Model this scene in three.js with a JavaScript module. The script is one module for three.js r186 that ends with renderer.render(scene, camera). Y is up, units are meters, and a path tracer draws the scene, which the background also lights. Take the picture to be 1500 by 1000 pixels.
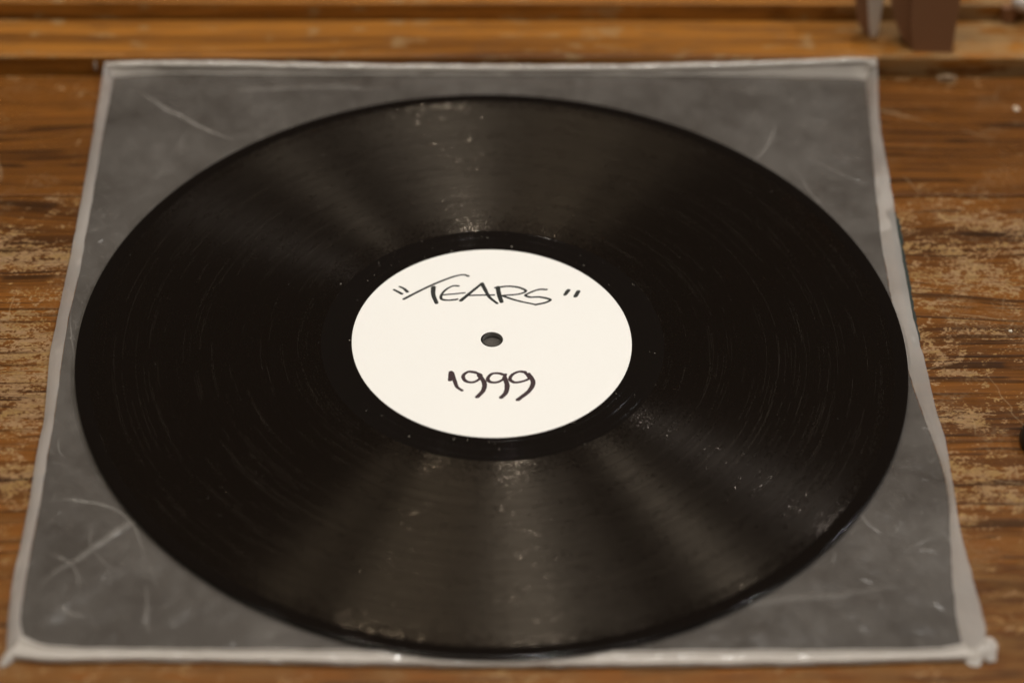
import * as THREE from 'three';
import { RoundedBoxGeometry } from 'three/addons/geometries/RoundedBoxGeometry.js';
import { mergeGeometries, mergeVertices } from 'three/addons/utils/BufferGeometryUtils.js';
import { RectAreaLightUniformsLib } from 'three/addons/lights/RectAreaLightUniformsLib.js';

RectAreaLightUniformsLib.init();
const mm = 0.001, TOP = 4.0;                       // record top, mm above the table

// ---------- camera ----------
const scene = new THREE.Scene();
const camera = new THREE.PerspectiveCamera(16.36, 1024 / 682, 0.05, 20);
camera.position.set(6.98 * mm, (578.08 + TOP) * mm, 640.67 * mm);
camera.rotation.set(-0.73473, 0, 0.02603, 'YXZ');
camera.focus = 0.862; camera.userData.fStop = 4.0;

// ---------- dim room light, lamps, exposure ----------
scene.background = new THREE.Color(0.07, 0.062, 0.054);
const renderer = new THREE.WebGLRenderer({ antialias: true });
renderer.toneMapping = THREE.LinearToneMapping;
renderer.toneMappingExposure = 0.79;
renderer.shadowMap.enabled = true;

const lampMetal = new THREE.MeshStandardMaterial({ color: new THREE.Color(0.05, 0.045, 0.04), roughness: 0.4, metalness: 0.8 });
function pendant(x, y, z, cd, tint, label) {       // a bare bulb on a cord, above the frame
  const t = new THREE.Group(); t.name = numbered('pendant_lamp'); t.position.set(x, y, z); scene.add(t);
  t.userData = { label, category: 'lamp' };
  const c = new THREE.Color(...tint);
  part('bulb', new THREE.SphereGeometry(0.03, 24, 16), new THREE.MeshStandardMaterial({ color: 0xffffff, emissive: c, emissiveIntensity: 6 }), t);
  part('socket', new THREE.CylinderGeometry(0.017, 0.02, 0.05, 20).translate(0, 0.055, 0), lampMetal, t);
  part('cord', new THREE.CylinderGeometry(0.003, 0.003, 0.5, 8).translate(0, 0.33, 0), lampMetal, t);
  const l = new THREE.PointLight(c, cd, 0, 2); l.name = 'bulb_light'; l.castShadow = true; l.shadow.radius = 0.8; t.add(l);
}
const names = {};
function numbered(n) { const k = (names[n] = (names[n] ?? -1) + 1); return k ? n + '_' + String(k).padStart(3, '0') : n; }
function part(name, g, m, parent) {
  const o = new THREE.Mesh(g, m); o.name = name; o.castShadow = o.receiveShadow = true; parent.add(o); return o;
}
function thing(name, label, category, x = 0, y = 0, z = 0, turn = 0) {
  const t = new THREE.Group(); t.name = numbered(name); t.position.set(x * mm, y * mm, z * mm); t.rotation.y = turn;
  t.userData = { label, category }; scene.add(t); return t;
}
const WARM = [1, 0.86, 0.68];
pendant(0.115, 1.75, -0.5, 3.2, [1, 0.97, 0.92], 'warm bulb above the record, nearest its middle');
pendant(-0.40, 1.75, -0.10, 1.6, [1, 0.92, 0.78], 'warm bulb above the left back of the record');
pendant(1.15, 1.55, 0.10, 4.4, [1, 0.97, 0.92], 'warm bulb high on the right of the record');
pendant(-1.0, 1.6, 0.35, 1.5, [1, 0.91, 0.76], 'warm bulb high on the left of the record');
pendant(-0.36, 1.9, 0.45, 1.1, [1, 0.92, 0.78], 'small warm bulb above the left front of the record');
pendant(0.64, 1.8, 0.35, 1.1, [1, 0.96, 0.93], 'whiter bulb above the right front of the record');
pendant(1.2, 1.6, -0.75, 1.5, [0.97, 0.96, 1], 'faint cool bulb far back on the right of the record');
{
  const t = thing('ceiling_light', 'wide soft ceiling light panel above the record', 'ceiling light', -60, 1950, 560);
  const c = new THREE.Color(1, 0.86, 0.68);
  part('diffuser', new RoundedBoxGeometry(0.7, 0.02, 0.6, 2, 0.008), new THREE.MeshStandardMaterial({ color: 0xffffff, emissive: c, emissiveIntensity: 1.2 }), t);
  part('housing', new RoundedBoxGeometry(0.76, 0.05, 0.66, 2, 0.01).translate(0, 0.037, 0), lampMetal, t);
  const l = new THREE.RectAreaLight(c, 3.4, 0.7, 0.6); l.name = 'panel_light'; l.position.y = -0.013; l.rotation.x = -Math.PI / 2; t.add(l);
}

// ---------- noise and textures ----------
let seed = 7;
const rnd = () => { seed = (seed + 0x6d2b79f5) | 0; let t = Math.imul(seed ^ (seed >>> 15), 1 | seed); t = (t + Math.imul(t ^ (t >>> 7), 61 | t)) ^ t; return ((t ^ (t >>> 14)) >>> 0) / 4294967296; };
const gauss = () => Math.sqrt(-2 * Math.log(rnd() + 1e-9)) * Math.cos(6.2832 * rnd());
const LAT = new Float32Array(65536); for (let i = 0; i < 65536; i++) LAT[i] = rnd();
function noise(x, y) {
  const i = Math.floor(x), j = Math.floor(y); let a = x - i, b = y - j; a = a * a * (3 - 2 * a); b = b * b * (3 - 2 * b);
  const i0 = i & 255, i1 = (i + 1) & 255, j0 = (j & 255) << 8, j1 = ((j + 1) & 255) << 8;
  const p = LAT[i0 + j0], q = LAT[i1 + j0], r = LAT[i0 + j1], s = LAT[i1 + j1];
  return p + (q - p) * a + (r - p) * b + (p - q - r + s) * a * b;
}
const fbm = (x, y, n = 4) => { let v = 0, a = 0.5, t = 0; for (let k = 0; k < n; k++) { v += a * noise(x, y); t += a; a *= 0.52; x = x * 2.03 + 17.3; y = y * 2.03 + 5.7; } return v / t; };
const sstep = (a, b, x) => { const t = Math.min(1, Math.max(0, (x - a) / (b - a))); return t * t * (3 - 2 * t); };
const clamp = (x, a = 0, b = 1) => Math.min(b, Math.max(a, x));
const enc = (c) => Math.round(255 * (c <= 0.0031308 ? 12.92 * c : 1.055 * Math.pow(clamp(c), 1 / 2.4) - 0.055));
function dataTex(w, h, fill, srgb) {
  const d = new Uint8Array(w * h * 4), out = [0, 0, 0];
  for (let y = 0, o = 0; y < h; y++) for (let x = 0; x < w; x++, o += 4) {
    fill(x, y, out);
    for (let c = 0; c < 3; c++) d[o + c] = srgb ? enc(out[c]) : Math.round(255 * clamp(out[c]));
    d[o + 3] = 255;
  }
  const t = new THREE.DataTexture(d, w, h, THREE.RGBAFormat);
  t.magFilter = t.minFilter = THREE.LinearFilter; t.wrapS = t.wrapT = THREE.RepeatWrapping;
  if (srgb) t.colorSpace = THREE.SRGBColorSpace;
  t.needsUpdate = true; return t;
}

// ---------- old varnished wood ----------
// table coordinates in mm; the texture covers x -270..270, v -260..240 (v = z - height)
const TW = 2048, TH = 1900, TX0 = -270, TX1 = 270, TV0 = -260, TV1 = 240;
const scratches = [];                                // x0, v0, x1, v1, width, strength
const addScratch = (...a) => scratches.push(a);
for (let i = 0; i < 46; i++) {
  const side = rnd() < 0.5 ? -1 : 1, x = side * (160 + rnd() * 80), v = -165 + rnd() * 320, a = rnd() * 6.28, l = 4 + rnd() * 16;
  addScratch(x, v, x + Math.cos(a) * l, v + Math.sin(a) * l, 0.25 + rnd() * 0.5, 0.25 + rnd() * 0.4);
}
addScratch(178, 12, 190, 52, 0.4, 0.5); addScratch(172, -18, 191, -15, 0.35, 0.9); addScratch(158, -147, 178, -138, 1.4, 0.5);
addScratch(-196, -120, -192, -98, 1.2, 0.45); addScratch(-192, -98, -199, -88, 0.9, 0.4); addScratch(-215, -48, -190, -72, 0.9, 0.55); addScratch(165, 66, 192, 74, 0.4, 0.5);
const hit = new Float32Array(TW * TH);
const sx = (TX1 - TX0) / TW, sv = (TV1 - TV0) / TH;
for (const [x0, v0, x1, v1, w, s] of scratches) {
  const L = Math.hypot(x1 - x0, v1 - v0), n = Math.ceil(L / 0.12);
  for (let k = 0; k <= n; k++) {
    const t = k / n, wob = (noise(x0 + t * L * 0.2, v0) - 0.5) * 3.2, x = x0 + (x1 - x0) * t + wob * 0.6, v = v0 + (v1 - v0) * t + wob * 0.4, taper = w * (0.35 + 0.65 * Math.sin(Math.PI * t)), r = Math.ceil(taper / sx) + 1;
    const cx = (x - TX0) / sx, cv = (v - TV0) / sv, st = s * (0.5 + 0.5 * noise(x * 1.5, v * 1.5));
    for (let b = -r; b <= r; b++) for (let a = -r; a <= r; a++) {
      const X = Math.round(cx) + a, Y = Math.round(cv) + b; if (X < 0 || Y < 0 || X >= TW || Y >= TH) continue;
      const d = Math.hypot((X - cx) * sx, (Y - cv) * sv); const m = st * sstep(taper, taper * 0.3, d); if (m > hit[Y * TW + X]) hit[Y * TW + X] = m;
    }
  }
}
const fleckField = new Float32Array(TW * TH), poreField = new Float32Array(TW * TH);
const tableColor = dataTex(TW, TH, (X, Y, o) => {
  const x = TX0 + (X + 0.5) * sx, v = TV0 + (Y + 0.5) * sv, i = Y * TW + X;
  const warp = (noise(x / 70 + 3, v / 26) - 0.5) * 7 + (noise(x / 22, v / 9) - 0.5) * 1.6, g = v + warp;
  // how worn: the strip of varnish behind the joint holds, the middle is bare in flecks, the front is brown and rubbed
  const edge = v + (noise(x / 30, 9.3) - 0.5) * 18 + (noise(x / 7, 2.3) - 0.5) * 6;
  const rear = sstep(-70, -92, edge), front = sstep(70, 112, edge + (x > 0 ? -6 : 4));
  const worn = 1 - Math.max(rear * 0.94, front * 0.6);
  const big = fbm(x / 24 + 8, v / 13 + 2, 3), mid = fbm(x / 3.4 + v / 7, g / 1.9, 4), fine = fbm(x / 0.8, g / 0.5 + 40, 3);
  const grain = fbm(x / 60, g / 1.15, 3), grain2 = fbm(x / 24 + 50, g / 0.42, 2), band = fbm(x / 180 + 5, g / 9, 3);
  const pore = sstep(0.58, 0.74, grain2 * 0.6 + grain * 0.45) * (0.45 + 0.55 * noise(x / 9, v / 3));
  const line = sstep(0.62, 0.70, fbm(x / 60 + 20, g / 1.7 + 7, 2)) * sstep(0.3, 0.55, noise(x / 16, g / 3 + 8));
  let f = mid * 0.5 + fine * 0.5 + (big - 0.5) * 0.6 + (grain - 0.5) * 0.22 - 0.10 * line;
  const thr = 0.785 - worn * (0.27 + 0.03 * sstep(0, 60, x) * sstep(-85, -60, v) * sstep(-20, -50, v));
  let fleck = sstep(thr - 0.012, thr + 0.06, f);
  const tone = clamp(0.5 + (band - 0.5) * (1.7 - 0.7 * rear) + (grain - 0.5) * 1.0 + 0.06);
  let r = 0.062 + 0.132 * tone, gg = 0.0212 + 0.048 * tone, b = 0.0034 + 0.0068 * tone;                  // varnish
  const dark = 1 - 0.62 * Math.max(pore, line * 0.95); r *= dark; gg *= dark; b *= dark;
  const rub = front * 0.6 * sstep(0.36, 0.62, fbm(x / 12, g / 2.6 + 3, 4));                              // rubbed, paler brown
  r += (0.17 - r) * rub * dark; gg += (0.082 - gg) * rub * dark; b += (0.023 - b) * rub * dark;
  const pale = 0.62 + 0.7 * fine, grey = fbm(x / 9, v / 5 + 30, 2), gold = sstep(0.35, 0.65, fbm(x / 6 + 9, g / 2 + 3, 2));
  const br = (0.245 + 0.05 * grey) * pale, bg = (0.142 + 0.04 * grey) * pale, bb = (0.062 - 0.014 * gold + 0.034 * grey) * pale;
  fleck *= 0.92 - 0.6 * Math.max(pore, line);
  r += (br - r) * fleck; gg += (bg - gg) * fleck; b += (bb - b) * fleck;
  const h = hit[i]; r += (0.36 - r) * h * 0.7; gg += (0.26 - gg) * h * 0.7; b += (0.15 - b) * h * 0.7;
  const film = 0.13 * sstep(0.55, 0.75, fbm(x / 16 + 70, v / 10, 4)) * sstep(0.35, 0.7, noise(x * 1.3, v * 1.3)); // dust in grains
  r += (0.3 - r) * film; gg += (0.23 - gg) * film; b += (0.14 - b) * film;
  fleckField[i] = fleck; poreField[i] = Math.max(pore, line);
  o[0] = r; o[1] = gg; o[2] = b;
}, true);
const tableRough = dataTex(TW / 2, TH / 2, (X, Y, o) => { const i = Y * 2 * TW + X * 2; const n = noise(X * 0.21, Y * 0.21); o[0] = o[1] = o[2] = 0.40 + 0.34 * fleckField[i] + 0.14 * n + 0.2 * hit[i]; });
const tableBump = dataTex(TW, TH, (X, Y, o) => { const i = Y * TW + X; o[0] = o[1] = o[2] = 0.75 - 0.35 * fleckField[i] - 0.4 * poreField[i]; });
const tableWood = new THREE.MeshPhysicalMaterial({ map: tableColor, roughnessMap: tableRough, roughness: 1, bumpMap: tableBump, bumpScale: 0.0002, specularIntensity: 0.4 });

// the ledge's wood: u along x (mm -270..270), v across the grain
const LW = 2048, LH = 640;
const ledgeField = new Float32Array(LW * LH);
const ledgeColor = dataTex(LW, LH, (X, Y, o) => {
  const x = -270 + X * 540 / LW, v = Y * 110 / LH;
  const g = v + (noise(x / 150 + 13, v / 20) - 0.5) * 5 + (noise(x / 40, v / 6) - 0.5) * 0.7;
  const band = fbm(x / 220 + 2, g / 5.5 + 11, 3), grain = fbm(x / 70, g / 1.0 + 4, 3), pore = sstep(0.6, 0.75, fbm(x / 18, g / 0.45, 3));
  const t = clamp(0.5 + (band - 0.5) * 2.2 + (grain - 0.5) * 1.3);
  let r = 0.132 + 0.205 * t, gg = 0.046 + 0.087 * t, b = 0.006 + 0.014 * t;
  const d = 1 - 0.5 * pore; r *= d; gg *= d; b *= d;
  const wear = sstep(0.60, 0.78, fbm(x / 9, v / 4 + 60, 4) + (noise(x / 40, v / 8 + 9) - 0.5) * 0.3) * 0.55;
  const dust = Math.max(wear, 0.55 * sstep(140, 200, x + 30 * noise(x / 20, v / 6)) * sstep(0.3, 0.6, fbm(x / 12, v / 6 + 21, 4)));
  r += (0.30 - r) * dust; gg += (0.2 - gg) * dust; b += (0.095 - b) * dust;
  ledgeField[Y * LW + X] = 0.7 * pore + 0.2 * dust;
  o[0] = r; o[1] = gg; o[2] = b;
}, true);
const ledgeBump = dataTex(LW, LH, (X, Y, o) => { o[0] = o[1] = o[2] = 0.9 - ledgeField[Y * LW + X]; });
const ledgeWood = new THREE.MeshPhysicalMaterial({ map: ledgeColor, roughness: 0.45, specularIntensity: 0.5, bumpMap: ledgeBump, bumpScale: 0.0002 });

function plank(name, parent, m, x0, x1, y0, y1, z0, z1, r, uv) {
  const g = new RoundedBoxGeometry((x1 - x0) * mm, (y1 - y0) * mm, (z1 - z0) * mm, 3, r * mm);
  g.translate((x0 + x1) / 2 * mm, (y0 + y1) / 2 * mm, (z0 + z1) / 2 * mm);
  const p = g.attributes.position, t = g.attributes.uv;
  for (let i = 0; i < p.count; i++) { const [a, b] = uv(p.getX(i) / mm, p.getY(i) / mm, p.getZ(i) / mm); t.setXY(i, a, b); }
  return part(name, g, m, parent);
}
const TURN = 0.042, STEP = 169.1;
const tableUV = (x, y, z) => [(x - TX0) / (TX1 - TX0), (z - y - TV0) / (TV1 - TV0)];
const table = thing('wooden_table', 'worn brown wooden tabletop under the record sleeve, its varnish flaked to bare wood', 'table', 0, 0, 0, TURN);
table.userData.kind = 'structure';
plank('plank', table, tableWood, -268, 268, -24, 0.15, -STEP + 0.7, -88.6, 1.0, tableUV);
plank('plank', table, tableWood, -268, 268, -24, 0, -88.2, 238, 0.9, tableUV);

const ledge = thing('wooden_ledge', 'stepped orange-brown wooden ledge along the back of the table', 'ledge', 0, 0, 0, TURN);
const ledgeUV = (off) => (x, y, z) => [(x + 270) / 540, (z - y + 270 + off) / 110 ];
plank('step', ledge, ledgeWood, -269, 269, -23, 9.5, -196.2, -STEP, 1.6, ledgeUV(0));
plank('step', ledge, ledgeWood, -269, 269, -23, 17, -290, -196.8, 1.2, ledgeUV(13));

// ---------- the plastic sleeve ----------
const spline = (pts, n, y) => {                       // resample an outline by length, n+1 points
  const c = new THREE.CatmullRomCurve3(pts.map(([x, z, h], i) => new THREE.Vector3(x, h ?? y(i / (pts.length - 1)), z)), false, 'centripetal');
  return c.getSpacedPoints(n);
};
const topO = [[-164.6,-163.7],[-140.3,-165.5],[-114.0,-166.4],[-66.8,-166.8],[-10.2,-168.6],[32.4,-170.3],[75.1,-173.4],[103.7,-175.9],[126.7,-178.4],[150.3,-180.7],[156.2,-179.5]];
const topI = [[-160.8,-158.4],[-140.0,-161.2],[-113.8,-161.9],[-66.7,-164.0],[-10.1,-166.5],[32.5,-168.4],[75.2,-169.8],[103.7,-170.6],[126.5,-170.6],[145.0,-171.0],[151.5,-170.3]];
const botO = [[-150.5,152.9],[-146.7,153.4],[-139.0,154.2],[-132.6,154.3],[-109.0,152.9],[-87.5,152.6],[-65.9,152.3],[-44.3,152.3],[-0.3,151.6],[42.1,150.2],[85.5,148.3],[118.2,146.4],[151.1,144.0],[159.8,143.5]];
const botI = [[-146.6,144.5],[-140.0,147.7],[-126.8,148.7],[-109.5,148.6],[-87.9,148.2],[-66.3,147.4],[-44.7,147.0],[-0.5,145.8],[42.1,144.3],[85.7,142.6],[118.5,141.2],[144.9,139.7],[153.9,137.5]];
const leftO = [[-164.6,-163.7],[-164.8,-152.6],[-163.2,-109.0],[-161.5,-61.9],[-160.7,-31.4],[-160.3,-9.8],[-159.8,10.2],[-156.5,44.2],[-156.2,60.1],[-154.9,84.6],[-154.3,106.8],[-154.0,124.3],[-151.2,148.9],[-150.5,152.9]];
const leftI = [[-160.8,-158.4],[-159.3,-115.3],[-157.0,-63.6],[-155.9,-30.6],[-155.9,-9.1],[-154.7,15.6],[-152.7,44.8],[-152.0,62.4],[-150.8,85.2],[-150.3,107.4],[-149.6,124.9],[-148.9,136.9],[-146.6,144.5]];
const rightO = [[156.2,-179.5],[155.9,-166.5],[154.8,-142.1],[154.9,-122.9],[155.2,-102.1],[155.0,-74.4],[155.1,-49.9],[155.4,-26.3],[156.3,-9.3],[157.5,9.1],[158.4,28.6],[160.0,46.5],[159.9,59.3],[159.9,72.4],[159.7,83.6],[160.2,94.6],[161.2,108.3],[162.1,120.3],[162.6,132.0],[159.8,143.5]];
const rightI = [[151.5,-170.3],[151.0,-149.3],[150.2,-126.3],[148.7,-91.0],[148.2,-45.6],[149.2,-10.9],[150.5,7.5],[152.2,23.6],[155.4,44.3],[157.3,59.4],[157.4,74.1],[156.0,91.6],[154.4,110.1],[154.0,125.0],[153.9,137.5]];
// the far edge leans up against the ledge
const lean = ([x, z]) => { const w = -STEP / Math.cos(TURN) - x * Math.tan(TURN) + 0.3; return z < w ? [x, w, 5.5 + (w - z) * 0.72] : [x, z, 5.5]; };
topO.forEach((p, i) => { topO[i] = lean(p); }); leftO[0] = topO[0]; rightO[0] = topO[topO.length - 1];
const FILM = 1.9;
const backRise = (t) => 7 * sstep(0.16, 0, t), hTopO = () => 6, hBotO = () => 1.5, hLeftO = (t) => Math.max(1.0, backRise(t), 1.5 * sstep(0.95, 1, t)), hRightO = (t) => Math.max(1.8, 1.2 * backRise(t));
const wob = (x, z) => (fbm(x / 14 + 4, z / 14 + 9, 3) - 0.5);

// film texture: how much light the plastic lets through; creases and scuffs are whitened plastic
const FW = 1400;
const creases = [];
const crease = (x0, z0, x1, z1, w, s, bend = 0) => creases.push([x0, z0, x1, z1, w, s, bend]);
crease(-150, -150, -104, -116, 1.5, 0.10, 2); crease(-146, 124, -92, 72, 2.2, 0.075, -3); crease(-150, 84, -112, 112, 0.7, 0.09, -12); crease(-147, 108, -132, 126, 0.6, 0.09, -5);
crease(-132, 92, -118, 118, 0.6, 0.05, 5); crease(-104, 112, -60, 96, 2.4, 0.045, 2); crease(-112, 118, -110, 142, 0.5, 0.08, -2); crease(-108, 128, -106, 144, 0.8, 0.06, 1);
crease(120, -120, 150, -98, 0.5, 0.06, 2); crease(120, -105, 128, -82, 0.6, 0.07, 1); crease(100, -110, 112, -140, 1.4, 0.05, 2); crease(131, -62, 138, -54, 1.2, 0.07, 1); crease(-120, -148, -40, -153, 2.5, 0.05, -4);
crease(-156, -16, -148, 24, 0.5, 0.06, 1); crease(-150, 54, -146, 64, 0.4, 0.12, 1); crease(126, 76, 134, 90, 0.7, 0.06, 2); crease(144, 96, 150, 97, 0.5, 0.09, 0); crease(62, 124, 140, 112, 2.5, 0.03, 2);
for (let i = 0; i < 150; i++) {
  const q = rnd() * 6.283, r = 152 + rnd() * 66, x = clamp(Math.cos(q) * r, -152, 152), z = clamp(Math.sin(q) * r, -160, 146), a = rnd() * 6.28, l = 2 + rnd() * rnd() * 18;
  crease(x, z, x + Math.cos(a) * l, z + Math.sin(a) * l, 0.15 + rnd() * 0.5, 0.015 + rnd() * rnd() * 0.09, (rnd() - 0.5) * l * 0.3);
}
for (let i = 0; i < 420; i++) {                        // fine scuffs from handling
  const q = rnd() * 6.283, r = 152 + rnd() * 66, x = clamp(Math.cos(q) * r, -153, 153), z = clamp(Math.sin(q) * r, -162, 147), a = rnd() < 0.5 ? 0.8 + rnd() * 0.8 : rnd() * 6.28, l = 1 + rnd() * rnd() * 14;
  crease(x, z, x + Math.cos(a) * l, z + Math.sin(a) * l, 0.12 + rnd() * 0.14, 0.02 + rnd() * rnd() * 0.09, (rnd() - 0.5) * l * 0.2);
}
const mark = new Float32Array(FW * FW), fs = 350 / FW;
for (const [x0, z0, x1, z1, w, s, bend] of creases) {
  const L = Math.hypot(x1 - x0, z1 - z0), nx = -(z1 - z0) / L, nz = (x1 - x0) / L, n = Math.ceil(L / 0.15);
  for (let k = 0; k <= n; k++) {
    const t = k / n, o = bend * Math.sin(Math.PI * t) + (noise(x0 + t * L / 9, z0) - 0.5) * 1.1, x = x0 + (x1 - x0) * t + nx * o, z = z0 + (z1 - z0) * t + nz * o;
    const cx = (x + 175) / fs, cz = (z + 185) / fs, taper = w * (0.4 + 0.6 * Math.sin(Math.PI * t)), r = Math.ceil(taper / fs) + 1, st = s * (0.45 + 0.55 * noise(x / 2, z / 2)) * Math.min(1, 4 * t, 4 - 4 * t);
    for (let b = -r; b <= r; b++) for (let a = -r; a <= r; a++) {
      const X = Math.round(cx) + a, Y = Math.round(cz) + b; if (X < 0 || Y < 0 || X >= FW || Y >= FW) continue;
      const m = st * sstep(taper, 0, Math.hypot(X - cx, Y - cz) * fs); if (m > mark[Y * FW + X]) mark[Y * FW + X] = m;
    }
  }
}
const MILK = 0.064;
const filmThrough = dataTex(FW, FW, (X, Y, o) => {
  const x = X * fs - 175, z = Y * fs - 185;
  const cloud = (fbm(x / 22 + 3, z / 22 + 7, 4) - 0.5) * 0.085 + (fbm(x / 4, z / 4 + 31, 4) - 0.5) * 0.04, speck = 0.12 * sstep(0.86, 0.97, noise(x * 1.7, z * 1.7)) * noise(x / 6, z / 6);
  o[0] = o[1] = o[2] = 1 - clamp(MILK + cloud + speck + 2.0 * mark[Y * FW + X], 0.02, 0.6);
});
const filmBump = dataTex(FW, FW, (X, Y, o) => { const x = X * fs - 175, z = Y * fs - 185; o[0] = o[1] = o[2] = 0.5 + (fbm(x / 9, z / 9, 4) - 0.5) * 0.8 + 5 * mark[Y * FW + X]; });
const filmMat = new THREE.MeshPhysicalMaterial({ color: new THREE.Color(0.87, 0.815, 0.755), transmission: 1, transmissionMap: filmThrough, thickness: 0, roughness: 0.24, ior: 1.5, bumpMap: filmBump, bumpScale: 0.0007 });
const seamThrough = dataTex(512, 512, (X, Y, o) => { o[0] = o[1] = o[2] = 0.60 + (fbm(X / 60, Y / 60, 4) - 0.5) * 0.35 - 0.2 * sstep(0.68, 0.8, fbm(X / 14, Y / 40 + 9, 3)); });
const seamMat = new THREE.MeshPhysicalMaterial({ color: new THREE.Color(0.64, 0.595, 0.55), transmission: 1, transmissionMap: seamThrough, thickness: 0, roughness: 0.18, ior: 1.5 });
const foldedMat = new THREE.MeshPhysicalMaterial({ color: new THREE.Color(0.66, 0.61, 0.56), transmission: 0.34, thickness: 0, roughness: 0.18, ior: 1.5 });
const cardMat = new THREE.MeshStandardMaterial({ color: new THREE.Color(0.024, 0.0185, 0.015), roughness: 0.8 });

function gridMesh(nu, nv, at) {
  const pos = [], uv = [], idx = [];
  for (let j = 0; j <= nv; j++) for (let i = 0; i <= nu; i++) { const [x, y, z] = at(i / nu, j / nv, i, j); pos.push(x * mm, y * mm, z * mm); uv.push((x + 175) / 350, (z + 185) / 350); }
  for (let j = 0; j < nv; j++) for (let i = 0; i < nu; i++) { const a = j * (nu + 1) + i, b = a + 1, c = a + nu + 1, d = c + 1; idx.push(a, c, b, b, c, d); }
  const g = new THREE.BufferGeometry();
  g.setAttribute('position', new THREE.Float32BufferAttribute(pos, 3)); g.setAttribute('uv', new THREE.Float32BufferAttribute(uv, 2)); g.setIndex(idx); g.computeVertexNormals(); return g;
}
const N = 160, y0 = () => FILM;
const cT = spline(topI, N, y0), cB = spline(botI, N, y0), cL = spline(leftI, N, y0), cR = spline(rightI, N, y0);
function coons(i, j) {                               // inner sheet: i across, j front
  const u = i / N, v = j / N, P = (k) => (1 - v) * cT[i][k] + v * cB[i][k] + (1 - u) * cL[j][k] + u * cR[j][k] - ((1 - u) * (1 - v) * cT[0][k] + u * (1 - v) * cT[N][k] + (1 - u) * v * cB[0][k] + u * v * cB[N][k]);
  return [P('x'), P('z')];
}
const sleeve = thing('record_sleeve', 'clear plastic record sleeve with milky creased edges lying flat under the black record', 'record sleeve');
part('inner_card', gridMesh(N, N, (u, v, i, j) => { const [x, z] = coons(i, j); return [x, 1.2, z]; }), cardMat, sleeve).userData.label = 'dark grey card seen through the plastic';
part('film', gridMesh(N, N, (u, v, i, j) => {
  const [x, z] = coons(i, j), r = Math.hypot(x, z), e = Math.min(u, 1 - u, v, 1 - v);
  return [x, FILM + sstep(151.5, 160, r) * sstep(0, 0.03, e) * (wob(x, z) * 1.1 + 0.5 * (noise(x / 5 + 3, z / 5 + 8) - 0.5)), z];
}), filmMat, sleeve);
function seamStrip(name, I, O, hO, hI, profile, mat = seamMat) {
  const n = 260, a = spline(I, n, hI), b = spline(O, n, hO), K = 22;
  for (let j = 6; j < n - 5; j++) { const p = a[j], q = b[j], w = (fbm(p.x / 7 + 5, p.z / 7 + 2, 4) - 0.5) * 0.18, w2 = (fbm(p.x / 5 + 55, p.z / 5 + 12, 4) - 0.5) * 0.10; const d = q.clone().sub(p); d.y = 0; p.addScaledVector(d, w); q.addScaledVector(d, w2); }
  const g = gridMesh(K, n, (u, v, k, j) => {
    const p = a[j], q = b[j], x = p.x + (q.x - p.x) * Math.min(1, u * 1.04), z = p.z + (q.z - p.z) * Math.min(1, u * 1.04);
    let y = p.y + (q.y - p.y) * u + profile(u, v, x, z);
    if (k === K) y = Math.max(0.4, y - 1.0);
    y = Math.min(y, FILM + 0.05 + 30 * sstep(151.2, 156, Math.hypot(x, z)));
    return [x, Math.max(0.35, y), z];
  });
  return part(name, g, mat, sleeve);
}
const crk = (x, z) => (fbm(x / 3.5 + 40, z / 3.5, 3) - 0.5), endFade = (v) => Math.min(1, 14 * v, 14 - 14 * v);
seamStrip('seam', topI, topO, hTopO, () => FILM, (u, v, x, z) => 3.2 * (Math.sin(Math.PI / 2 * Math.min(1, u * 1.15)) - u) + 0.9 * crk(x, z * 0.6) * sstep(0, 0.2, u), foldedMat);
seamStrip('seam', botI, botO, hBotO, () => FILM, (u, v, x, z) => 1.1 * Math.exp(-(((u - 0.16) / 0.1) ** 2)) + 1.2 * Math.exp(-(((u - 0.86) / 0.12) ** 2)) + 0.7 * crk(x, z) * sstep(0, 0.2, u), foldedMat);
seamStrip('seam', leftI, leftO, hLeftO, () => FILM, (u, v, x, z) => 0.5 * Math.sin(Math.PI * u) + 0.35 * crk(x, z) * sstep(0, 0.2, u));
seamStrip('seam', rightI, rightO, hRightO, () => FILM, (u, v, x, z) => 0.7 * Math.sin(Math.PI * u) + 0.35 * crk(x, z) * sstep(0, 0.2, u));
function crumple(outline, y0, y1) {                    // thin folded film at a corner, a crumpled fan
  const n = outline.length, c = outline.reduce((m, p) => [m[0] + p[0] / n, m[1] + p[1] / n], [0, 0]);
  const curve = new THREE.CatmullRomCurve3(outline.map(([x, z]) => new THREE.Vector3(x, 0, z)), true, 'catmullrom', 0.2);
  const g = gridMesh(72, 12, (u, v) => {
    const p = curve.getPoint(u), x = c[0] + (p.x - c[0]) * v, z = c[1] + (p.z - c[1]) * v, rid = Math.abs(noise(x * 0.9 + 7, z * 0.9) - 0.5) * 2, f = fbm(x / 1.3 + 3, z / 1.3, 3) - 0.5;
    return [x, Math.max(0.3, y1 + (y0 - y1) * v ** 1.5 + 1.5 * (0.5 - rid) * (1 - 0.4 * v) + f), z];
  });
  return part('corner_fold', g, foldedMat, sleeve);
}
crumple([[157.9,137.5],[162.5,133.4],[165.0,134.2],[165.9,136.6],[164.9,140.5],[164.4,143.2],[161.8,144.2],[160.6,142.9],[158.6,146.0],[155.0,145.0],[152.6,139]], 0.7, 3.0);
crumple([[-149.5,148],[-146.5,150],[-144.5,153.4],[-147.9,153.6],[-150.2,156.2],[-152.4,156.4],[-152.2,152.5]], 0.5, 2.2);
crumple([[152.4,-171.5],[155.4,-171.5],[156.4,-174.0],[155.8,-175.2],[154.4,-175.4],[153.0,-174.6]], 7.4, 10.4);
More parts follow.
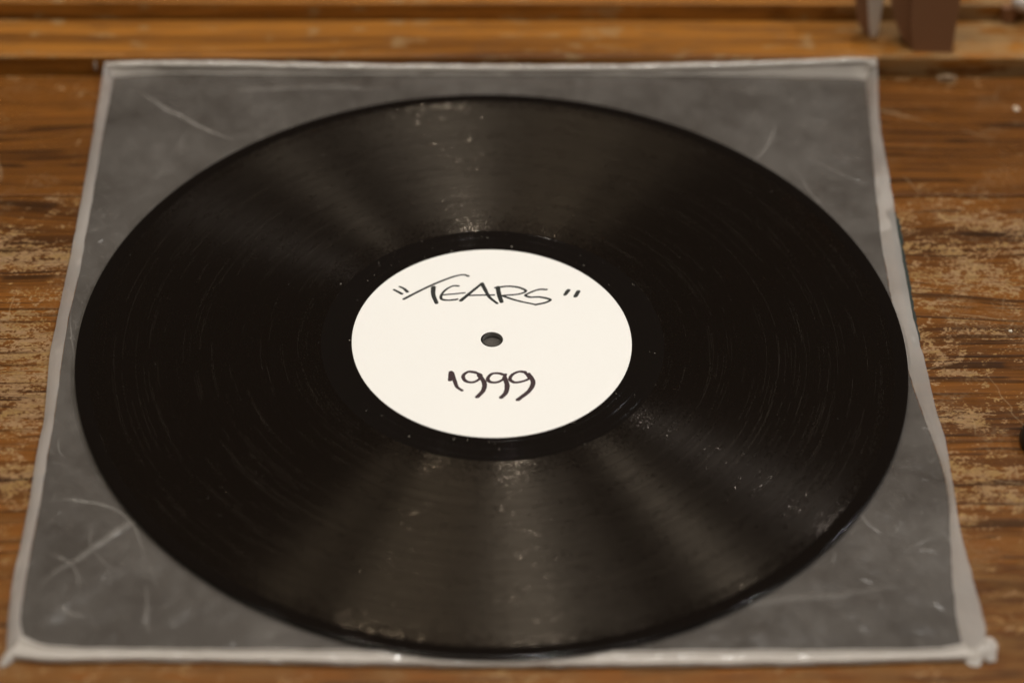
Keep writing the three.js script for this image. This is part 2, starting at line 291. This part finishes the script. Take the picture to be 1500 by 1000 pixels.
const lipMat = foldedMat.clone(); lipMat.clearcoat = 1; lipMat.clearcoatRoughness = 0.16; lipMat.ior = 1.6;
function rolled(O, h, rad, n = 420) {                  // the heat-sealed lip along a seam, a crinkled bead
  const c = spline(O, n, h), ring = 14, last = c.length - 1;
  const g = gridMesh(ring, last, (u, v, k, j) => {
    const p = c[j], a = u * 2 * Math.PI, e = Math.min(1, j / 6, (last - j) / 6), R = rad * Math.sqrt(Math.max(0.01, e)) * (0.7 + 0.6 * fbm(p.x / 6 + rad * 9, 4, 3)), w = crk(p.x * 1.1 + rad * 50, p.z) * 1.1;
    return [p.x, p.y + Math.sin(a) * R * 0.8 + w * 0.7, p.z + Math.cos(a) * R + w * 0.5];
  });
  return part('sealed_lip', g, lipMat, sleeve);
}
rolled(topO.map(([x, z, h]) => [x, z + 0.9, h - 0.8]), () => 6, 1.35);
rolled(botO.slice(1, -1).map(([x, z]) => [x, z - 0.9, 1.25]), () => 1.25, 1.0);
{ // torn dark edge of the card peeping out on the right
  const sh = new THREE.Shape(); const L = [[156.2,-84],[156.1,-63.0],[156.3,-42.9],[156.4,-21.5],[157.2,-6.0]], c = new THREE.CatmullRomCurve3(L.map(([x, z]) => new THREE.Vector3(x, 0, z)));
  const ps = c.getSpacedPoints(110); sh.moveTo(ps[0].x - 3, -ps[0].z);
  ps.forEach((p, i) => sh.lineTo(p.x + 0.35 + 1.0 * (fbm(p.z / 2.2, 3, 3) - 0.45) * Math.min(1, i / 12, (110 - i) / 12) - (i < 6 || i > 104 ? 0.8 : 0), -p.z));
  sh.lineTo(ps[110].x - 3, -ps[110].z);
  const g = new THREE.ExtrudeGeometry(sh, { depth: 0.35, bevelEnabled: false }); g.rotateX(-Math.PI / 2); g.scale(mm, mm, mm); g.translate(0, 0.25 * mm, 0);
  const o = part('torn_edge', g, new THREE.MeshStandardMaterial({ color: new THREE.Color(0.012, 0.022, 0.018), roughness: 0.7 }), sleeve); o.userData.label = 'dark green-black torn edge sticking out of the right side';
}

// ---------- the record ----------
function revolve(profile, seg, planar) {              // profile from outside in, [radius, height] mm
  const pos = [], nor = [], uv = [], idx = [], n = profile.length, R = profile.map((p) => p[0]), r0 = Math.min(...R), r1 = Math.max(...R);
  for (let i = 0; i <= seg; i++) {
    const a = (i / seg) * 2 * Math.PI, s = Math.sin(a), c = Math.cos(a);
    profile.forEach(([r, y], j) => {
      const p = profile[Math.max(0, j - 1)], q = profile[Math.min(n - 1, j + 1)], dr = p[0] - q[0], dy = p[1] - q[1], l = Math.hypot(dr, dy) || 1;
      pos.push(r * s * mm, y * mm, r * c * mm); nor.push((-dy / l) * s, dr / l, (-dy / l) * c);
      planar ? uv.push(0.5 + r * s / (2 * r1), 0.5 - r * c / (2 * r1)) : uv.push(i / seg, (r - r0) / (r1 - r0 || 1));
    });
  }
  for (let i = 0; i < seg; i++) for (let j = 0; j < n - 1; j++) { const a = i * n + j, b = a + 1, c = a + n, d = c + 1; idx.push(a, c, b, b, c, d); }
  const g = new THREE.BufferGeometry();
  g.setAttribute('position', new THREE.Float32BufferAttribute(pos, 3)); g.setAttribute('normal', new THREE.Float32BufferAttribute(nor, 3)); g.setAttribute('uv', new THREE.Float32BufferAttribute(uv, 2)); g.setIndex(idx); return g;
}
const record = thing('vinyl_record', 'black vinyl record with a white handwritten label lying on the plastic sleeve', 'record', 0, 2.05, 0);
const T = TOP - 2.05, G0 = 62.4, G1 = 145.4;
const BLACK = new THREE.Color(0.0056, 0.0038, 0.0028);
const gloss = new THREE.MeshPhysicalMaterial({ color: BLACK, roughness: 0.12, ior: 1.52, specularIntensity: 0.5 });
part('rim', revolve([[147, 0.1], [149.9, 0.12], [150.4, 0.4], [150.55, 0.85], [150.5, 1.4], [150.38, 1.68], [150.2, 1.82], [149.9, 1.9], [149.2, 1.93], [148.2, T], [147.3, T - 0.02], [146.4, T - 0.1], [G1, T - 0.26]], 512), gloss, record);
// grooves: a normal map of radial slopes, u round, v outwards
const GU = 2048, GV = 2048, gw = (G1 - G0) / GV;
const amp = new Float32Array(GV), slope = new Float32Array(GV), arcs = new Float32Array(GV);
const gaps = [0.0, 0.22, 0.46, 0.70, 1.0];
for (let j = 0; j < GV; j++) {
  const v = (j + 0.5) / GV; let gap = 0; for (const k of gaps) gap = Math.max(gap, sstep(0.006, 0.002, Math.abs(v - k)));
  const loud = 0.9 + 0.9 * (fbm(v * 46, 3, 5) - 0.48);
  amp[j] = 0.46 * clamp(loud, 0.3, 1.3) * (1 - 0.85 * gap);
  slope[j] = ((((j * 0.61803) % 1) - 0.5) * 0.8 + 0.42 * (fbm(j / 9, 7, 3) - 0.5)) * amp[j] / 0.46;
  arcs[j] = rnd() < 0.10 ? rnd() : 0;
}
const pick = (X, Y, k) => LAT[((X >> 1) * (7 + k * 24) + (Y >> 2) * (131 + k * 34) + (((Y >> 2) * ((X >> 1) + k * 5)) % 9973)) & 65535];
const glint = (X, Y) => pick(X, Y, 0) > 0.88 - 0.3 * Math.max(sstep(0.93, 0.97, Y / GV), sstep(0.14, 0.03, Y / GV)) && noise(X / 16, Y / 40 + 5) > 0.62 - 0.56 * Math.max(sstep(0.90, 0.96, Y / GV), sstep(0.18, 0.05, Y / GV));   // short flat facets of loud groove wall
const grooveNormal = dataTex(GU, GV, (X, Y, o) => {
  const u = X / GU;
  let sr = slope[Y] * (0.8 + 0.4 * noise(X / 9, Y * 0.7)), st = (noise(X / 3 + 11, Y * 0.9) - 0.5) * 0.07;
  if (arcs[Y] && noise(u * 40 + arcs[Y] * 200, arcs[Y] * 90) > 0.68) st += arcs[Y] < 0.5 ? -0.3 - 0.4 * arcs[Y] : 0.1 + 0.4 * arcs[Y];         // a loud passage
  if (glint(X, Y)) { const a = pick(X, Y, 1) - 0.5; sr = Math.sign(a) * (0.22 + 0.5 * Math.abs(a)); st = (pick(X, Y, 2) - 0.5) * 0.06; }
  const l = 1 / Math.hypot(sr, st, 1);
  o[0] = 0.5 + 0.5 * st * l; o[1] = 0.5 + 0.5 * sr * l; o[2] = 0.5 + 0.5 * l;
});
const grooveRough = dataTex(GU, GV, (X, Y, o) => { o[0] = o[1] = o[2] = glint(X, Y) ? 0.085 : 0.375; });
const grooveMat = new THREE.MeshPhysicalMaterial({ color: BLACK, roughness: 1, roughnessMap: grooveRough, normalMap: grooveNormal, ior: 1.52, specularIntensity: 0.52, specularColor: new THREE.Color(1, 0.82, 0.62), anisotropy: 1, anisotropyRotation: Math.PI / 2 });
const gp = []; for (let k = 0; k <= 12; k++) gp.push([G1 - (G1 - G0) * k / 12, T - 0.26]);
part('grooved_band', revolve(gp, 512), grooveMat, record);
// run-out area with its single spiral grooves
const RU = 1024, RV = 512, runR = [50.2, G0];
const runNormal = dataTex(RU, RV, (X, Y, o) => {
  const r = runR[0] + (runR[1] - runR[0]) * Y / RV, u = X / RU; let sr = 0;
  for (const base of [52.4, 56.2, 60.0]) { const d = r - base - 3.8 * u; if (Math.abs(d) < 0.07) sr += d > 0 ? 0.45 : -0.45; }
  const l = 1 / Math.hypot(sr, 1); o[0] = 0.5 + (noise(X / 2, Y / 2) - 0.5) * 0.012; o[1] = 0.5 + 0.5 * sr * l; o[2] = 0.5 + 0.5 * l;
});
part('run_out', revolve([[G0, T - 0.26], [61.6, T - 0.32], [56, T - 0.32], [52, T - 0.3], [51.0, T - 0.1], [50.2, T - 0.02]], 384), new THREE.MeshPhysicalMaterial({ color: BLACK, roughness: 0.11, normalMap: runNormal, ior: 1.52 }), record);
part('hole_wall', revolve([[3.75, T], [3.62, T - 0.12], [3.62, 0.15], [3.8, 0.05]].map(([r, y]) => [r, y]), 64), new THREE.MeshStandardMaterial({ color: new THREE.Color(0.18, 0.17, 0.16), roughness: 0.5 }), record);
part('underside', revolve([[3.7, 0.04], [60, 0.04], [147, 0.1]], 128), gloss, record);

// label: white paper with two lines in felt pen
const CV = 2000, cv = document.createElement('canvas'); cv.width = cv.height = CV;
const cx = cv.getContext('2d'), LR = 50.9, px = (v) => CV * (0.5 + v / (2 * LR));
cx.fillStyle = '#f1efeb'; cx.fillRect(0, 0, CV, CV);
for (let i = 0; i < 5200; i++) { const d = rnd() < 0.5; cx.fillStyle = d ? 'rgba(255,252,244,0.10)' : 'rgba(190,176,150,0.07)'; const s = 1 + rnd() * 8; cx.fillRect(rnd() * CV, rnd() * CV, s, s * 0.6); }
function stroke(pts, w0, w1, ink) {                   // a felt-pen stroke, widths in mm at its two ends
  const c = new THREE.CatmullRomCurve3(pts.map(([x, z]) => new THREE.Vector3(x, 0, z)), false, 'centripetal'), n = Math.ceil(c.getLength() * 14);
  cx.fillStyle = ink;
  for (let k = 0; k <= n; k++) {
    const t = k / n, p = c.getPoint(t), w = (w0 + (w1 - w0) * t) * (0.93 + 0.14 * noise(t * 9 + w0 * 31, p.z * 2));
    cx.save(); cx.translate(px(p.x), px(p.z)); cx.rotate(-0.5); cx.beginPath(); cx.ellipse(0, 0, w / 2 * CV / (2 * LR), w * 0.36 * CV / (2 * LR), 0, 0, 6.2832); cx.fill(); cx.restore();
  }
}
const A = '#1f201c', B = '#362326';
stroke([[-37.1,-26.2],[-34.0,-23.9]], 0.92, 1.19, A); stroke([[-35.1,-28.0],[-33.4,-26.9],[-32.0,-25.1]], 0.85, 1.25, A);
stroke([[-33.0,-21.1],[-28.5,-25.0],[-23.4,-29.1],[-18.5,-32.5],[-14.1,-35.0],[-11.3,-35.7],[-9.6,-35.0]], 1.40, 1.00, A);
stroke([[-22.5,-28.1],[-22.3,-23.8],[-20.9,-19.2]], 1.89, 1.44, A);
stroke([[-13.1,-29.2],[-15.0,-29.2],[-17.7,-27.0],[-19.4,-23.5],[-19.1,-21.5],[-16.9,-21.0],[-13.4,-21.6]], 1.04, 1.19, A); stroke([[-19.0,-23.9],[-15.4,-24.5],[-10.7,-25.4]], 0.98, 0.88, A);
stroke([[-11.9,-21.1],[-8.2,-26.1],[-4.5,-30.9]], 1.71, 1.25, A); stroke([[-4.5,-30.9],[-3.2,-27.6],[-1.5,-23.4],[1.5,-19.9]], 1.65, 1.06, A); stroke([[-10.1,-23.9],[-5.4,-24.3],[0.2,-24.6]], 1.10, 0.94, A);
stroke([[1.5,-29.0],[2.1,-24.8],[3.1,-20.8]], 1.83, 1.62, A); stroke([[0.7,-28.8],[5.7,-29.8],[10.2,-28.9],[12.0,-27.3],[9.9,-25.7],[3.0,-24.4]], 1.22, 1.00, A); stroke([[3.0,-24.4],[8.6,-21.9],[15.8,-19.8]], 1.10, 0.94, A);
stroke([[19.7,-28.5],[16.9,-28.4],[13.3,-26.3],[11.9,-24.9],[13.3,-24.0],[17.5,-24.1],[21.1,-22.7],[19.7,-21.3],[15.8,-19.8]], 1.10, 1.25, A);
stroke([[27.8,-28.4],[26.6,-25.8]], 1.83, 1.50, A); stroke([[31.5,-27.9],[30.5,-25.1]], 1.83, 1.75, A);
stroke([[-14.3,18.0],[-14.3,22.1]], 1.7, 1.9, B); stroke([[-13.9,18.4],[-12.7,22.7],[-11.7,25.8],[-9.9,27.5]], 1.7, 1.1, B);
stroke([[-5.6,17.8],[-8.0,17.6],[-9.8,19.8],[-8.9,22.4],[-6.5,23.1],[-4.1,21.4],[-3.5,19.3],[-5.6,17.8]], 1.5, 1.3, B); stroke([[-4.2,19.1],[-2.2,23.1],[-2.4,27.0],[-4.4,30.5]], 1.7, 2.0, B);
stroke([[5.2,18.9],[2.8,18.0],[0.4,18.4],[-1.0,21.1],[-0.1,22.6],[2.3,22.7],[4.7,20.8],[5.2,18.5]], 1.4, 1.4, B); stroke([[5.0,20.0],[6.0,24.3],[5.5,28.2],[4.1,30.4]], 1.8, 2.0, B);
stroke([[12.2,17.0],[10.3,16.8],[7.7,18.6],[7.0,21.1],[8.5,22.5],[11.4,21.9],[13.8,20.1],[12.2,17.0]], 1.5, 1.3, B); stroke([[13.5,17.9],[15.2,22.0],[14.1,26.3],[10.1,31.3]], 1.7, 2.1, B);
const labelTex = new THREE.CanvasTexture(cv); labelTex.colorSpace = THREE.SRGBColorSpace; labelTex.anisotropy = 8;
const labelBump = dataTex(512, 512, (X, Y, o) => { o[0] = o[1] = o[2] = 0.5 + 0.5 * (fbm(X / 3, Y / 3, 3) - 0.5); });
part('label', revolve([[50.9, T - 0.02], [50.8, T + 0.08], [50.5, T + 0.1], [36.5, T + 0.1], [35.5, T + 0.06], [34.5, T + 0.1], [4.3, T + 0.1], [4.05, T + 0.06]], 256, true), new THREE.MeshStandardMaterial({ map: labelTex, roughness: 0.72, bumpMap: labelBump, bumpScale: 0.00003 }), record).position.set(-0.35 * mm, 0, 0.1 * mm);
{ // dust on the vinyl
  const list = [];
  for (let i = 0; i < 100; i++) {
    const a = rnd() * 6.283, r = i < 60 ? 51.5 + rnd() * 13 : 52 + Math.sqrt(rnd()) * 97, s = (0.05 + rnd() * rnd() * (i < 60 ? 0.13 : 0.07));
    const g = new THREE.IcosahedronGeometry(s, 0); g.scale(1 + rnd(), 0.5, 1); g.rotateY(rnd() * 6.28); g.translate(Math.sin(a) * r, T - 0.2 + s * 0.4, Math.cos(a) * r); list.push(g);
  }
  const g = mergeGeometries(list); g.scale(mm, mm, mm);
  part('dust', g, new THREE.MeshStandardMaterial({ color: new THREE.Color(0.75, 0.68, 0.58), roughness: 0.9 }), record).userData.kind = 'stuff';
}

// ---------- small things at the edges of the frame ----------
function extrude(points, depth, bevel) {              // an outline in x, y (mm) given depth towards -z
  const g = new THREE.ExtrudeGeometry(new THREE.Shape(points.map(([x, y]) => new THREE.Vector2(x, y))), { depth: depth - 2 * bevel, bevelEnabled: true, bevelThickness: bevel, bevelSize: bevel, bevelSegments: 3, curveSegments: 8 });
  g.translate(0, 0, -depth + bevel); g.scale(mm, mm, mm); return g;
}
const footWood = new THREE.MeshPhysicalMaterial({ color: new THREE.Color(0.25, 0.12, 0.058), roughness: 0.5 });
{
  const t = thing('furniture_foot', 'reddish brown wooden foot standing on the ledge behind the sleeve', 'foot');
  part('leg', extrude([[172, 9.6], [187.6, 9.6], [187.2, 26], [187, 60], [167.5, 60], [168.3, 36], [169.4, 22]], 14, 0.5).translate(0, 0, -180 * mm), footWood, t);
  part('side', extrude([[171.4, 9.6], [172.4, 9.6], [169.6, 22], [168.2, 36], [167, 60], [157, 60], [159.8, 34], [162.2, 25], [166.4, 16]], 10, 0.4).translate(0, 0, -182 * mm), footWood, t);
}
{
  const t = thing('pointed_strip', 'narrow pointed greyish white strip standing on the ledge above the sleeve corner', 'strip');
  part('front', extrude([[154.6, 10.4], [156.8, 10.4], [157.4, 18], [157.7, 60], [150.6, 60], [151.6, 28], [153.2, 18]], 2, 0.3).translate(0, 0, -189 * mm), new THREE.MeshStandardMaterial({ color: new THREE.Color(0.66, 0.6, 0.54), roughness: 0.6 }), t);
  part('side', extrude([[153.8, 9.6], [155.0, 9.6], [153, 18], [151.4, 28], [150.2, 60], [145.5, 60], [146.4, 28], [149.2, 16]], 3, 0.3).translate(0, 0, -190.5 * mm), footWood, t).userData.label = 'brown wooden side';
}
{
  const t = thing('white_peg', 'small white rounded piece on a dark stub in the top right corner', 'peg');
  part('stub', extrude([[212.5, 9], [216.5, 9], [217, 16.5], [212, 16.5]], 5, 0.5).translate(0, 0, -203 * mm), footWood, t);
  part('cap', new THREE.SphereGeometry(1, 24, 16).scale(6 * mm, 4.5 * mm, 4 * mm).translate(220.5 * mm, 20.5 * mm, -203 * mm), new THREE.MeshPhysicalMaterial({ color: new THREE.Color(0.6, 0.56, 0.53), roughness: 0.35 }), t);
}
{
  const t = thing('black_knob', 'rounded black knob cut off by the right edge of the picture', 'knob', 194.8, 0, 43);
  part('cap', new THREE.LatheGeometry([[0, 9], [4, 8.8], [7, 7.6], [8.6, 5], [9, 2], [8.4, 0.4], [8, 0.05]].map(([r, y]) => new THREE.Vector2(r * mm, y * mm)).reverse(), 48), new THREE.MeshPhysicalMaterial({ color: new THREE.Color(0.012, 0.011, 0.01), roughness: 0.35 }), t);
}
function chip(name, label, cat, x, y, z, w, h, d, col) {
  const g = new THREE.IcosahedronGeometry(1, 2), p = g.attributes.position;
  for (let i = 0; i < p.count; i++) { const a = p.getX(i), b = p.getY(i), c = p.getZ(i), k = 0.7 + 0.6 * noise(a * 1.7 + x, b * 1.7 + c * 1.3 + z); p.setXYZ(i, a * k * w / 2 * mm, (b * k * h / 2) * mm, c * k * d / 2 * mm); }
  g.computeVertexNormals();
  const o = part(numbered(name), g, new THREE.MeshStandardMaterial({ color: new THREE.Color(...col), roughness: 0.7 }), scene); o.position.set(x * mm, y * mm, z * mm); o.userData = { label, category: cat };
}
chip('paint_chip', 'pale flat chip on the foot of the ledge right of the sleeve', 'chip', 186.3, 1.6, -173.2, 8, 3.4, 2.6, [0.34, 0.24, 0.15]);
chip('crumb', 'pale crumb on the varnished plank near the right picture edge', 'crumb', 212.6, 0.7, -154, 2.2, 1.4, 3.4, [0.6, 0.48, 0.36]);
chip('crumb', 'tiny white crumb on the worn wood above the black knob', 'crumb', 191.2, 0.3, -16.2, 1.3, 0.8, 1.3, [0.7, 0.62, 0.5]);
chip('crumb', 'tiny dark crumb at the back edge of the sleeve', 'crumb', -86, 6.6, -170, 1.8, 1.4, 1.4, [0.02, 0.016, 0.012]);
chip('crumb', 'small grey scrap beside the back left corner of the sleeve', 'crumb', -168.6, 4.2, -162, 1.6, 4.5, 1.2, [0.32, 0.27, 0.22]);

renderer.render(scene, camera);
